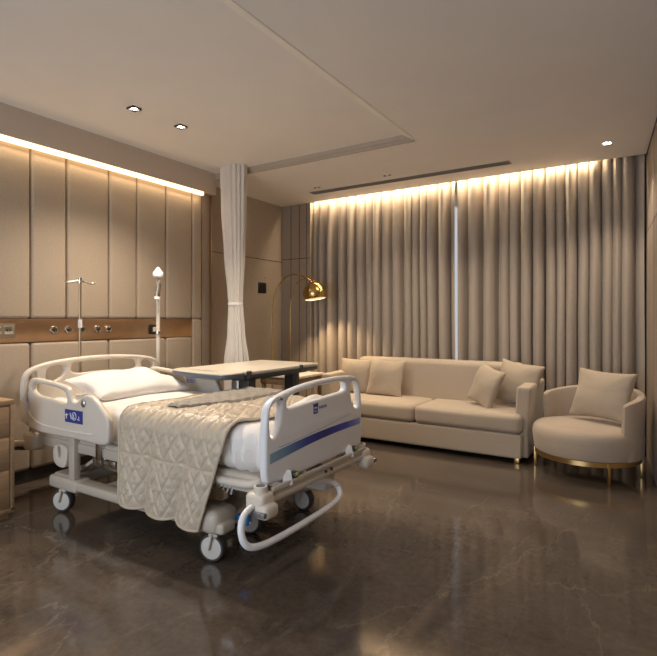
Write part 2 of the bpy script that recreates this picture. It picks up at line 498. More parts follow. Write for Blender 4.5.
# upholstered panels: upper row, lower row (seams at uneven spacing as in the room)
seams = [.62, .95, 1.28, 1.58, 1.90, 2.207, 2.505, 2.905, 3.205, 3.555, 3.905, 4.05]
for a, b in zip(seams, seams[1:]):
    p = MB(); p.box(XW + .002, XP, a + .003, b - .003, 1.306, 2.76, .028, 5)
    p.build('wall_panel', M['panel'], wl)
low = [.62, 1.28, 1.90, 2.207, 2.905, 3.555, 3.905]
for a, b in zip(low, low[1:]):
    p = MB(); p.box(XW + .002, XP, a + .003, b - .003, .105, 1.118, .028, 5)
    p.build('wall_panel', M['panel'], wl)
p = MB(); p.box(XW + .002, XP, 3.908, 4.05 - .003, .105, 1.306, .028, 5); p.build('wall_panel', M['panel'], wl)
p = MB(); p.box(XW + .002, XP - .012, 4.052, 4.19, 0, 2.69, .004, 2); p.build('end_board', M['end_panel'], wl)
p = MB(); p.box(XP - .014, XP + .004, 4.172, 4.192, 0, 2.69, .002, 2); p.build('end_trim', M['bronze'], wl)
# seams of the flat wall covering at the back of the room
p = MB(); p.box(XW - .001, XW + .003, 4.20, 5.69, 2.088, 2.096); p.build('wall_seam', M['dark_base'], wl, smooth=False)
b = MB(); b.box(XW + .001, XP - .03, -3.0, 4.05, 0, .104); struct('baseboard_left', b, M['dark_base'], smooth=False)

# soffit above the panels
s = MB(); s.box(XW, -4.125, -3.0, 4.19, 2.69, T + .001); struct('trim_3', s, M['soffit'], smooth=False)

# back wall: short return, curtain pocket, window
w = MB()
w.box(XW, -3.87, 5.69, 6.0, 0, H)                       # return left of the curtains
w.box(XW - .15, -3.3, 6.0, 6.15, 0, T + .06)
w.box(-.5, 1.2, 6.0, 6.15, 0, T + .06)
w.box(-3.3, -.5, 6.0, 6.15, 0, .12); w.box(-3.3, -.5, 6.0, 6.15, 2.72, T + .06)
wb = struct('wall_back', w, M['wall'], smooth=False)
p = MB()
for x in (-4.19, -4.05, -3.93):
    p.box(x - .003, x + .003, 5.686, 5.691, 0, H)
p.box(XW, -3.87, 5.686, 5.691, 2.12, 2.128)
p.build('wall_seam', M['dark_base'], wb, smooth=False)
fr = MB()
for x0, x1 in ((-3.3, -3.24), (-1.93, -1.87), (-.56, -.5)): fr.box(x0, x1, 6.02, 6.10, .12, 2.72, .004)
for z0, z1 in ((.12, .18), (2.66, 2.72)): fr.box(-3.3, -.5, 6.02, 6.10, z0, z1, .004)
# side by side sashes leave the glass clear at the parting of the drapes
fr = MB()
for x0, x1 in ((-3.3, -3.24), (-2.60, -2.54), (-1.26, -1.20), (-.56, -.5)): fr.box(x0, x1, 6.02, 6.10, .12, 2.72, .004)
for z0, z1 in ((.12, .18), (2.66, 2.72)): fr.box(-3.3, -.5, 6.02, 6.10, z0, z1, .004)
wn = struct('window_1', fr, M['dark_gray'])
g = MB(); g.box(-3.26, -.54, 6.055, 6.061, .16, 2.68); g.build('pane', M['glass'], wn, smooth=False)

# right wall, slightly off square
r = MB()
pts = [(rwx(6.0), 6.0), (rwx(-3.0), -3.0), (rwx(-3.0) + .15, -3.0), (rwx(6.0) + .15, 6.0)]
lo = [r.bm.verts.new((x, y, 0)) for x, y in pts]; hi = [r.bm.verts.new((x, y, T)) for x, y in pts]
r.bm.faces.new(lo); r.bm.faces.new(hi)
for i in range(4): r.bm.faces.new((lo[i], lo[(i + 1) % 4], hi[(i + 1) % 4], hi[i]))
wr_ = struct('wall_right', r, M['right_wall'], smooth=False)
p = MB()
def along_wall(mb, y0, y1, z0, z1, d):
    a = math.atan(.0775)
    vs = mb.box(-d, .002, y0, y1, z0, z1)
    for v in vs: v.co.x += rwx(v.co.y)
along_wall(p, -3.0, 5.69, H - .014, H + .001, .006)
struct('shadow_gap_strip', p, M['dark_base'], smooth=False)  # dark strip painting the shade of the gap between wall and ceiling
p = MB()
for y in (5.0, 4.2, 3.4): along_wall(p, y - .003, y + .003, 0, H - .014, .001)
along_wall(p, -3, 5.9, 2.12, 2.127, .001)
p.build('wall_seam', M['dark_base'], wr_, smooth=False)

# front wall behind the camera, with an unseen window added around the fill light
w = MB()
w.box(-4.5, -3.7, -3.15, -3.0, 0, T); w.box(-.1, 1.2, -3.15, -3.0, 0, T); w.box(-3.7, -.1, -3.15, -3.0, 0, .25); w.box(-3.7, -.1, -3.15, -3.0, 2.65, T)
struct('wall_front', w, M['wall'], smooth=False)
fr = MB()
for x in (-3.7, -2.53, -1.33, -.16): fr.box(x, x + .06, -3.12, -3.03, .25, 2.65, .004)
for z in (.25, 2.59): fr.box(-3.7, -.1, -3.12, -3.03, z, z + .06, .004)
struct('added_window', fr, M['dark_gray'])

# ------------------------------------------------------------------ LED coves
l = MB(); l.box(-4.168, -4.136, .2, 4.02, 2.653, 2.6905, .004)
o = l.build('light_strip', M['led_cove'], base=(-4.15, 2.1, 2.64)); tag(o, 'glowing warm light strip under the ceiling soffit above the upholstered headboard wall', 'light strip')
l = MB(); l.box(-3.84, -.46, 5.692, 5.712, 2.925, 2.945)
o = l.build('light_strip', M['led'], base=(-2.15, 5.70, 2.92)); tag(o, 'glowing warm light strip hidden in the ceiling slot above the long drapes', 'light strip')

def area(name, loc, rot, sx, sy, power, col):
    d = bpy.data.lights.new(name, 'AREA'); d.shape = 'RECTANGLE'; d.size = sx; d.size_y = sy; d.energy = power; d.color = col
    o = bpy.data.objects.new(name, d); COL.objects.link(o); o.location = loc; o.rotation_euler = rot
    return o
def spot(name, loc, target, power, angle, blend, col, radius=.03):
    d = bpy.data.lights.new(name, 'SPOT'); d.energy = power; d.spot_size = math.radians(angle); d.spot_blend = blend
    d.color = col; d.shadow_soft_size = radius
    o = bpy.data.objects.new(name, d); COL.objects.link(o); o.location = loc
    o.rotation_euler = (Vector(target) - Vector(loc)).to_track_quat('-Z', 'Y').to_euler()
    return o

# ------------------------------------------------------------------ ceiling fittings
def square_downlight(x, y, z, label, lit=True, s=.040):
    t = thing('ceiling_downlight', (x, y, z), label, 'ceiling light', 'square recessed downlights' if lit else 'small ceiling fittings by the air grille')
    fm = MB()
    for a, b, c_, d in ((-s, s, -s, -s + .010), (-s, s, s - .010, s), (-s, -s + .010, -s, s), (s - .010, s, -s, s)):
        fm.box(x + a, x + b, y + c_, y + d, z - .014, z + .0005, .002)
    fm.box(x - s + .01, x + s - .01, y - s + .01, y + s - .01, z - .002, z + .0005)
    fm.build('frame', M['black'], t)
    b = MB(); b.lathe([(0, -.010), (.016, -.009), (.023, -.005), (.024, -.002)], (x, y, z)); b.build('lamp', M['lamp_white'] if lit else M['lamp_off'], t)
square_downlight(-3.371, 2.549, T, 'lit square black-rimmed downlight in the ceiling, the one farther left of the pair')
square_downlight(-3.351, 2.996, T, 'lit square black-rimmed downlight in the ceiling, the one nearer the tied curtain')

def twin(x, y, label):
    t = thing('ceiling_sensor', (x, y, H), label, 'ceiling fitting', 'small twin ceiling fittings')
    p = MB(); p.box(x - .05, x + .05, y - .022, y + .022, H - .004, H + .0005, .001); p.build('cover_plate', M['ceiling_trim'], t)
    for dx in (-.027, .027):
        q = MB(); q.lathe([(0, -.010), (.014, -.010), (.018, -.003), (.018, 0)], (x + dx, y, H)); q.build('nozzle', M['dark_gray'], t)
twin(-3.342, 5.054, 'tiny twin-dot ceiling fitting near the left end of the long air grille')
twin(-2.425, 5.037, 'tiny twin-dot ceiling fitting beside the middle of the long air grille')

t = thing('ceiling_downlight', (-.34, 5.16, H), 'small round white lit downlight in the ceiling above the armchair', 'ceiling light')
fm = MB(); fm.lathe([(.030, 0), (.030, -.004), (.043, -.006), (.046, -.002), (.046, 0)], (-.34, 5.16, H)); fm.build('frame', M['ceiling_trim'], t)
b = MB(); b.lathe([(0, -.004), (.02, -.004), (.030, -.001)], (-.34, 5.16, H)); b.build('lamp', M['lamp_white'], t)

t = thing('air_grille', (-2.37, 5.27, H), 'long narrow grey slotted air grille in the ceiling in front of the drapes', 'air vent')
fm = MB()
fm.box(-3.56, -1.19, 5.215, 5.228, H - .006, H + .0005, .001); fm.box(-3.56, -1.19, 5.312, 5.325, H - .006, H + .0005, .001)
fm.box(-3.56, -3.545, 5.215, 5.325, H - .006, H + .0005, .001); fm.box(-1.205, -1.19, 5.215, 5.325, H - .006, H + .0005, .001)
fm.build('frame', M['grille'], t)
fm = MB(); fm.box(-3.55, -1.2, 5.22, 5.32, H - .0015, H + .0005); fm.build('backing', M['dark_gray'], t)
for y in (5.246, 5.270, 5.294):
    sm = MB(); sm.box(-3.546, -1.204, y - .0025, y + .0025, H - .004, H - .001); sm.build('slat', M['grille'], t)

# ------------------------------------------------------------------ window drapes
def drape(name, x0, x1, label, seed, y=5.80):
    rnd = random.Random(seed); X = [x0]; 
    while X[-1] < x1:
        X.append(X[-1] + rnd.uniform(.075, .185))
    sc = (x1 - x0) / (X[-1] - x0); X = [x0 + (v - x0) * sc for v in X]
    A = [rnd.uniform(.55, 1.25) for _ in X]
    def phase(x):
        for i in range(len(X) - 1):
            if x <= X[i + 1]:
                f = (x - X[i]) / (X[i + 1] - X[i]); return i, f
        return len(X) - 2, 1.0
    def fn(a, b):
        x = x0 + (x1 - x0) * a; z = .012 + (2.955 - .012) * b
        i, f = phase(x)
        amp = (A[i] * (1 - f) + A[i + 1] * f)
        wv = math.cos(2 * PI * f)
        wv = math.copysign(abs(wv) ** .75, wv)
        sway = noise.noise(Vector((x * 2.2, z * .5, seed))) * .016 * (1 - b) + noise.noise(Vector((x * 6, z * .9, seed + 5))) * .010
        top = 1 - .25 * max(0, (b - .93) / .07)
        xx = x + .022 * math.sin(2 * PI * f) * top * (.6 + .4 * amp) + noise.noise(Vector((x * 3, z * .7, seed + 9))) * .016 * (1 - b)
        xx = max(x0 - .005, min(x1 + .005, xx))
        return (xx, y - .072 * amp * wv * top + sway, z)
    n = int((x1 - x0) / .0065)
    me = grid_mesh(n, 26, fn, .003)
    o = link(name, me, M['drape'], base=((x0 + x1) / 2, y, 0))
    return tag(o, label, 'curtain', 'floor length window drapes')
drape('window_drape', -3.862, -1.908, 'floor-length pleated taupe drape on the left of the window, behind the arc lamp', 11)
drape('window_drape', -1.880, rwx(5.8) - .012, 'floor-length pleated taupe drape on the right of the window, behind the armchair', 23)
tr = MB(); tr.box(-3.862, -.06, 5.775, 5.825, 2.955, 2.986, .002)
tag(tr.build('curtain_track', M['alu'], base=(-2, 5.8, 2.955)), 'white curtain track in the ceiling slot carrying the long drapes', 'curtain track')
def sh(a, b):
    x = -3.2 + 2.6 * a; z = .02 + 2.92 * b
    return (x, 5.915 + .018 * math.sin(x * 55 + .7 * math.sin(x * 9)), z)
o = link('sheer_curtain', grid_mesh(300, 8, sh), M['sheer'], base=(-1.9, 5.92, 0)); tag(o, 'white sheer curtain glowing bluish in the narrow gap between the two drapes', 'sheer curtain')

# ------------------------------------------------------------------ copper service panel
t = thing('wall_service_panel', (XP, 2.6, 1.12), 'brushed copper medical service strip with outlets along the wall behind the bed', 'service panel')
p = MB(); p.box(XW + .004, XP - .004, .62, 3.903, 1.120, 1.304, .003); p.build('strip', M['copper'], t)
for y in (2.389, 2.515, 2.640, 2.786, 2.892):
    q = MB(); mt = Matrix.Translation((XP - .004, y, 1.213)) @ Matrix.Rotation(PI / 2, 4, 'Y')
    q.lathe([(.0, .012), (.018, .012), (.022, .018), (.030, .016), (.034, .006), (.034, 0)], mt=mt, seg=28); og = q.build('gas_outlet', M['steel'], t)
    q = MB(); q.lathe([(.0, .022), (.009, .022), (.013, .0125)], mt=mt, seg=18); q.build('port', M['black'], og)
q = MB(); q.box(XP - .006, XP + .006, 1.80, 2.085, 1.155, 1.268, .004); sp_ = q.build('socket_plate', M['socket'], t)
for y in (1.86, 1.95, 2.035):
    q = MB(); q.box(XP + .004, XP + .010, y - .034, y + .034, 1.185, 1.25, .003); q.build('socket', M['steel'], sp_)
    q = MB(); q.cyl((XP + .009, y - .012, 1.218), (XP + .0115, y - .012, 1.218), .007, seg=12); q.cyl((XP + .009, y + .012, 1.218), (XP + .0115, y + .012, 1.218), .007, seg=12)
    q.build('pin_holes', M['black'], sp_)
q = MB(); q.box(XP - .006, XP + .012, 3.352, 3.44, 1.155, 1.25, .004); sp_ = q.build('switch_plate', M['black'], t)
q = MB(); q.box(XP + .010, XP + .018, 3.378, 3.414, 1.18, 1.225, .003); q.build('switch_key', M['plastic'], sp_)

# black control panel on the rear left wall
t = thing('wall_control_panel', (XW, 5.25, 1.715), 'black square control panel on the wall beside the arc lamp', 'switch panel')
q = MB(); q.box(XW - .001, XW + .014, 5.18, 5.335, 1.645, 1.785, .004); q.build('plate', M['black'], t)
for yy, zz in ((5.225, 1.74), (5.225, 1.69), (5.288, 1.74), (5.288, 1.69)):
    q = MB(); q.box(XW + .013, XW + .017, yy - .026, yy + .026, zz - .02, zz + .02, .002); q.build('touch_key', M['black'], t)
q = MB(); q.cyl((XW - .001, 5.31, 1.845), (XW + .005, 5.31, 1.845), .008, seg=14); q.build('sensor_dot', M['dark_gray'], t)

# ------------------------------------------------------------------ tied privacy curtain
t = thing('privacy_curtain', (-3.74, 4.085, .03), 'ivory gathered privacy curtain tied at mid height beside the headboard wall', 'curtain')
def pw(z):
    k = [(0.03, .150), (.8, .148), (1.2, .100), (1.40, .088), (1.47, .084), (1.55, .090), (2.0, .122), (2.5, .145), (2.925, .155)]
    for (a, ra), (b_, rb) in zip(k, k[1:]):
        if z <= b_:
            f = (z - a) / (b_ - a); f = f * f * (3 - 2 * f) if rb != ra else f
            return ra + (rb - ra) * f
    return k[-1][1]
def pc(a, b):
    th = 2 * PI * a; z = .03 + 2.893 * b; rr = pw(z)
    fold = 1 + .11 * math.sin(17 * th + .6 * math.sin(3 * th)) + .05 * math.sin(9 * th + 1.2 * z)
    cx_ = -3.722 - .012 * z + .012 * math.sin(z * 1.7)
    return (cx_ + rr * fold * math.cos(th), 4.085 + rr * .52 * fold * math.sin(th), z)
link('curtain_cloth', grid_mesh(220, 60, pc), M['privacy'], t)
q = MB(); q.lathe([(.086, -.016), (.094, -.014), (.096, 0), (.094, .014), (.086, .016)], (-3.737, 4.085, 1.465), sy=.6, seg=40); q.build('tieback', M['sheet'], t)

# ------------------------------------------------------------------ arc floor lamp
LX, LY = -3.535, 5.30
t = thing('arc_floor_lamp', (-4.1, 5.35, 0), 'brass arc floor lamp with twin curved arms and lit dome shade by the drapes', 'floor lamp')
q = MB(); q.box(-4.29, -3.83, 5.20, 5.50, 0, .05, .008); q.build('base', M['marble'], t)
def arc_arm(px, py, z0, ex, ez, ey, h):
    pts = [(px, py, .05), (px, py, z0)]
    for k in range(1, 25):
        a = k / 24 * PI * .86
        f = (1 - math.cos(a)) / (1 - math.cos(PI * .86))
        top = math.sin(a)
        z = z0 + h * top if a < PI / 2 else ez + (z0 + h - ez) * (math.sin(a) - math.sin(PI * .86)) / (1 - math.sin(PI * .86))
        pts.append((px + (ex - px) * f, py + (ey - py) * f, z))
    return pts
q = MB(); q.tube(arc_arm(-4.195, 5.28, 1.38, LX - .03, 1.745, LY, .49), .0095, 10); q.build('arm', M['brass'], t)
q = MB(); q.tube(arc_arm(-4.00, 5.42, 1.42, LX + .02, 1.755, LY + .02, .40), .0075, 10); q.build('arm', M['brass'], t)
SH = (LX, LY, 1.605)
Rt = Matrix.Translation(SH) @ Matrix.Rotation(math.radians(-9), 4, 'Y')
prof = [(.030, .165), (.064, .152), (.108, .120), (.138, .072), (.150, .020), (.147, -.02), (.132, -.052), (.129, -.051)]
inner = [(.128, -.0505), (.142, -.02), (.145, .02), (.133, .070), (.104, .114), (.060, .143), (.0, .150)]
q = MB(); q.lathe([(0, .170)] + prof, mt=Rt, seg=40); shd = q.build('lamp_shade', M['brass'], t)
q = MB(); q.lathe(inner, mt=Rt, seg=40); q.build('white_lining', M['ceiling_trim'], shd)
q = MB(); q.cyl(Rt @ Vector((0, 0, .155)), Rt @ Vector((0, 0, .19)), .018, .012, 16); q.build('collar', M['brass'], shd)
q = MB(); q.sphere(Rt @ Vector((0, 0, .112)), .030); q.build('bulb', M['bulb'], shd)

# ------------------------------------------------------------------ bedside cabinet (mostly outside the frame at left)
t = thing('bedside_cabinet', (-3.82, 1.45, 0), 'honey oak three-drawer bedside cabinet against the wall at the left edge', 'cabinet')
q = MB(); q.box(-4.12, -3.545, 1.22, 1.752, .06, .775, .003)
q.box(-4.10, -3.57, 1.24, 1.735, 0, .06); q.box(-4.12, -3.528, 1.22, 1.752, .745, .778, .003); q.box(-3.56, -3.528, 1.728, 1.752, .06, .745, .002); q.box(-3.56, -3.528, 1.22, 1.244, .06, .745, .002); q.box(-3.56, -3.528, 1.22, 1.752, .045, .075, .002)
q.build('body', M['wood'], t)
for z0, z1 in ((.080, .322), (.332, .535), (.545, .738)):
    q = MB(); q.box(-3.55, -3.530, 1.249, 1.723, z0, z1, .003); dr = q.build('drawer', M['wood'], t)
    q = MB(); q.box(-3.534, -3.524, 1.40, 1.57, z1 - .012, z1 - .002, .002); q.build('finger_pull', M['bronze'], dr)

# ------------------------------------------------------------------ hospital bed
BED = (-2.68, 2.46, 0)
bed = thing('hospital_bed', BED, 'cream adjustable hospital bed on casters with openwork end boards and a raised side rail', 'bed')
# base frame
q = MB()
for y in (2.03, 2.89):
    q.box(-3.50, -1.90, y - .055, y + .055, .165, .225, .018, 3)
    q.box(-3.52, -3.20, y - .062, y + .062, .15, .235, .022, 3)
for x in (-3.42, -2.04): q.box(x - .10, x + .10, 2.0, 2.92, .17, .245, .022, 3)
for x in (-3.0, -2.5): q.box(x - .04, x + .04, 2.05, 2.87, .18, .22, .01)
q.build('base_frame', M['frame_paint'], bed)
for y in (2.05, 2.87):
    q = MB(); q.box(-2.24, -1.93, y - .095, y + .095, .155, .285, .045, 4); q.build('caster_cover', M['frame_paint'], bed)
# casters
def caster(x, y, turn=0.0):
    TR = Matrix.Translation((x, y, 0)) @ Matrix.Rotation(math.radians(turn), 4, 'Z') @ Matrix.Translation((-x, -y, 0))
    q = MB()
    q.cyl((x + .01, y + .0, .13), (x + .01, y + .0, .19), .028, seg=18)
    for dy in (-.033, .033):
        q.bar((x + .015, y + dy, .155), (x - .005, y + dy, .07), .034, .010, .004)
    q.box(x - .012, x + .045, y - .04, y + .04, .138, .160, .008)
    q.bm.transform(TR); cs = q.build('caster', M['frame_paint'], bed)
    R = TR @ Matrix.Translation((x, y, .076)) @ Matrix.Rotation(PI / 2, 4, 'X')
    for dy in (-.014,):
        q = MB(); q.lathe([(.050, -.026), (.070, -.026), (.076, -.015), (.076, .015), (.070, .026), (.050, .026), (.050, -.026)], mt=R, seg=36); q.build('tyre', M['rubber'], cs)
        q = MB(); q.lathe([(0, -.031), (.04, -.031), (.055, -.027), (.060, -.0265), (.060, .0265), (.055, .027), (.04, .031), (0, .031)], mt=R, seg=36); q.build('wheel_disc', M['wheel'], cs)
caster(-3.386, 2.0, 22); caster(-2.006, 2.02, 14); caster(-2.02, 2.89); caster(-3.40, 2.89); caster(-2.075, 2.40, 20)
# brake lever and pedal at the foot end
q = MB(); q.bar((-1.98, 2.08, .20), (-1.86, 2.16, .19), .03, .018, .006); q.build('brake_lever', M['frame_paint'], bed)
q = MB(); q.box(-1.95, -1.86, 2.12, 2.17, .175, .225, .012, 3); tag(q.build('brake_pedal', M['pedal'], bed), 'bright blue brake pedal')
# lifting columns and arms
for x in (-3.33, -2.12):
    q = MB(); q.box(x - .055, x + .055, 2.30, 2.62, .22, .40, .012); q.box(x - .04, x + .04, 2.34, 2.58, .38, .50, .01); q.build('lift_column', M['frame_paint'], bed)
for y in (2.10, 2.82):
    q = MB(); q.bar((-3.36, y, .25), (-3.02, y, .44), .05, .022); q.build('lift_arm', M['frame_paint'], bed)
    q = MB(); q.bar((-2.45, y, .24), (-2.12, y, .44), .05, .022); q.build('lift_arm', M['frame_paint'], bed)
q = MB(); q.box(-3.12, -2.62, 2.10, 2.24, .30, .36, .01); q.box(-3.16, -3.06, 2.06, 2.18, .33, .40, .012); q.box(-2.98, -2.90, 2.05, 2.16, .34, .39, .012); q.cyl((-3.05, 2.16, .37), (-2.5, 2.16, .40), .026)
q.build('actuator', M['steel'], bed)
q = MB(); q.box(-2.62, -2.30, 2.35, 2.60, .28, .42, .02); q.build('motor_box', M['dark_gray'], bed)
# near side rail mount with slotted bracket
for y, s in ((2.0, 1), (2.92, -1)):
    q = MB(); me = plate_mesh([(-3.475, .455), (-3.475, .335), (-3.425, .300), (-3.335, .300), (-3.31, .36), (-3.31, .455)],
        [[(-3.425, .44), (-3.425, .36), (-3.385, .36), (-3.385, .44)]], .05, .008, XZ(y)); link('rail_bracket', me, M['plastic'], bed)
    q.free() if hasattr(q, 'free') else None
    q = MB(); q.box(-3.30, -3.235, y - .02, y + .03, .235, .56, .008); q.build('rail_post', M['frame_paint'], bed)
    q = MB(); q.box(-3.02, -2.96, y - .01, y + .03, .40, .56, .008); q.build('rail_post', M['steel'], bed)
# mattress platform
q = MB(); q.box(-3.74, -1.70, 2.02, 2.90, .455, .50, .02, 3)
for y in (2.03, 2.89): q.box(-3.70, -1.72, y - .02, y + .02, .41, .475, .008)
q.box(-3.90, -3.70, 2.15, 2.85, .44, .49, .012); q.box(-3.78, -3.70, 2.60, 3.16, .445, .485, .01)
q.build('mattress_platform', M['frame_paint'], bed)
q = MB()   # rounded foot tray edge that holds the mattress corner
q.tube([(-2.02, 2.005, .452), (-1.80, 2.0, .452), (-1.715, 2.01, .46), (-1.69, 2.05, .475), (-1.69, 2.46, .48), (-1.69, 2.87, .475), (-1.715, 2.91, .46), (-1.80, 2.92, .452), (-2.02, 2.915, .452)], .022, 12, round_it=2)
q.build('mattress_retainer', M['plastic'], bed)
q = MB()
for k in range(9): q.cyl((-2.10 + k * .028, 2.02, .395 - .012 * math.sin(k)), (-2.085 + k * .028, 2.02, .43), .011, seg=8)
q.build('spring_row', M['steel'], bed)
# headboard (openwork)
hb_out = [(1.895, .52), (1.890, .70), (1.893, .86), (1.905, .915), (1.945, .955), (2.06, .992), (2.25, 1.012), (2.52, 1.020), (2.78, 1.008), (2.95, .985), (3.03, .960), (3.058, .92), (3.062, .80), (3.060, .52)]
hb_h = [[(1.925, .72), (1.925, .86), (1.945, .905), (1.995, .935), (2.005, .86), (1.985, .76), (1.95, .70)],
        [(2.058, .845), (2.058, .93), (2.09, .955), (2.185, .968), (2.205, .93), (2.18, .88), (2.12, .85)],
        [(2.25, .885), (2.248, .965), (2.30, .975), (2.52, .982), (2.78, .972), (2.835, .955), (2.83, .875), (2.52, .90)],
        [(2.885, .87), (2.88, .95), (2.92, .958), (2.995, .935), (3.00, .88), (2.95, .835), (2.91, .835)]]
hb = link('headboard', plate_mesh(hb_out, hb_h, .048, .016, YZ(-3.725)), M['plastic'], bed)
# footboard
FX = -1.615
fb_out = [(1.958, .50), (1.956, .66), (1.962, .83), (1.985, .885), (2.06, .915), (2.25, .946), (2.45, .958), (2.66, .958), (2.80, .950), (2.875, .935), (2.915, .90), (2.930, .83), (2.935, .66), (2.930, .51), (2.90, .485), (2.0, .475)]
fb_h = [[(1.992, .73), (1.990, .84), (2.01, .885), (2.075, .905), (2.085, .86), (2.075, .78), (2.04, .72), (2.01, .705)],
        [(2.135, .835), (2.130, .875), (2.16, .905), (2.28, .918), (2.45, .926), (2.64, .926), (2.715, .92), (2.73, .89), (2.72, .862), (2.62, .858), (2.45, .852), (2.25, .843)],
        [(2.90, .76), (2.897, .86), (2.875, .905), (2.80, .915), (2.785, .88), (2.80, .80), (2.84, .745), (2.88, .735)]]
fb = link('footboard', plate_mesh(fb_out, fb_h, .046, .015, YZ(FX)), M['plastic_lit'], bed)
xf = FX + .0235
def strip_yz(x, zc, w, y0, y1, n=40, th=.0012):
    bm = bmesh.new(); A = []
    for i in range(n + 1):
        tt = i / n; y = y0 + (y1 - y0) * tt; z = zc(tt); h = w(tt) / 2
        A.append([bm.verts.new(c_) for c_ in ((x - .002, y, z - h), (x, y, z - h), (x, y, z + h), (x - .002, y, z + h))])
    for a, b in zip(A, A[1:]):
        for k in range(4): bm.faces.new((a[k], b[k], b[(k + 1) % 4], a[(k + 1) % 4]))
    bm.faces.new(A[0]); bm.faces.new(A[-1])
    bmesh.ops.recalc_face_normals(bm, faces=bm.faces[:])
    me = bpy.data.meshes.new('strip'); bm.to_mesh(me); bm.free(); return me
link('stripe', strip_yz(xf + .001, lambda s_: .612 + .040 * s_ + .014 * math.sin(PI * s_), lambda s_: .050 - .012 * s_, 1.985, 2.905), M['stripe'], fb, smooth=False)['label'] = 'blue gradient stripe across the footboard'
link('groove_line', strip_yz(xf + .001, lambda s_: .655 + .060 * s_ - .005 * math.sin(PI * s_), lambda s_: .004, 2.06, 2.78), M['lilac'], fb, smooth=False)
# maker's mark: small square emblem and a short line of tiny lettering
q = MB(); y0, z0 = 2.372, .775
for a in ((0, .008, 0, .046), (.034, .042, 0, .046), (0, .042, .038, .050), (.006, .036, 0, .010), (.013, .030, .016, .028), (-.004, .010, .046, .056), (.018, .046, .046, .056)):
    q.box(xf - .001, xf + .0015, y0 + a[0], y0 + a[1], z0 + a[2], z0 + a[3], .0006, 1)
q.build('emblem', M['navy'], fb)
q = MB(); yy = y0 + .056
for k in range(8):
    hgt = .013 if k % 3 else .017
    q.box(xf - .001, xf + .0012, yy, yy + .0026, z0 + .022, z0 + .022 + hgt); q.box(xf - .001, xf + .0012, yy, yy + .0075, z0 + (.022 if k % 2 else .031), z0 + (.0245 if k % 2 else .0335)); yy += .0105
q.build('lettering', M['navy'], fb)
# foot end rails, corner blocks and looped bumper bar
q = MB()
q.box(-1.575, -1.555, 1.97, 2.92, .458, .482, .004); q.box(-1.575, -1.555, 1.97, 2.92, .412, .436, .004); q.box(-1.566, -1.560, 1.99, 2.90, .430, .465)
q.box(-1.72, -1.575, 2.10, 2.16, .435, .465, .004); q.box(-1.72, -1.575, 2.75, 2.81, .435, .465, .004)
q.build('foot_rail', M['frame_paint'], bed)
for y in (2.13, 2.76):
    q = MB(); q.bar((-1.60, y, .52), (-1.565, y - .03, .455), .05, .022, .006); q.build('board_bracket', M['plastic_lit'], bed)
    q = MB(); q.box(-1.592, -1.555, y + .015, y + .055, .484, .512, .006); og = q.build('board_latch', M['dark_gray'], bed)
    q = MB(); q.box(-1.590, -1.5535, y + .022, y + .048, .492, .510, .002); q.build('release_tag', M['yellow'], og)
q = MB(); q.cyl((-1.556, 2.50, .447), (-1.548, 2.50, .447), .008, seg=12); q.build('rail_screw', M['dark_gray'], bed)
q = MB(); q.cyl((-1.556, 2.44, .447), (-1.548, 2.44, .447), .008, seg=12); q.build('rail_screw', M['dark_gray'], bed)
for y, s in ((1.925, 1), (2.925, -1)):
    q = MB(); q.box(-1.66, -1.545, y - .05, y + .05, .375, .470, .022, 3); q.cyl((-1.60, y, .46), (-1.60, y, .498), .036, .034, 20); q.box(-1.60, -1.515, y - .06 , y + .045, .355, .425, .024, 3)
    cb = q.build('corner_block', M['plastic'], bed)
    q = MB(); q.box(-1.60, -1.52, y - s * .066 - .006, y - s * .066 + .02, .372, .398, .006); q.build('buffer_pad', M['lens'], cb)
    q = MB(); q.lathe([(0, .002), (.022, .002), (.024, 0)], (-1.60, y, .498), seg=20); q.build('socket_cap', M['dark_gray'], cb)
q = MB()
q.tube([(-1.61, 1.875, .41), (-1.60, 1.80, .395), (-1.595, 1.775, .33), (-1.575, 1.785, .262), (-1.555, 1.85, .238), (-1.54, 2.00, .236), (-1.535, 2.30, .242), (-1.54, 2.52, .250), (-1.555, 2.61, .268), (-1.58, 2.61, .32), (-1.60, 2.53, .365), (-1.60, 2.42, .385), (-1.66, 2.34, .40)], .0165, 14, round_it=3)
q.build('bumper_bar', M['plastic_lit'], bed)
q = MB(); q.box(-1.74, -1.60, 2.50, 2.62, .30, .43, .02, 3); q.build('control_box', M['frame_paint'], bed)
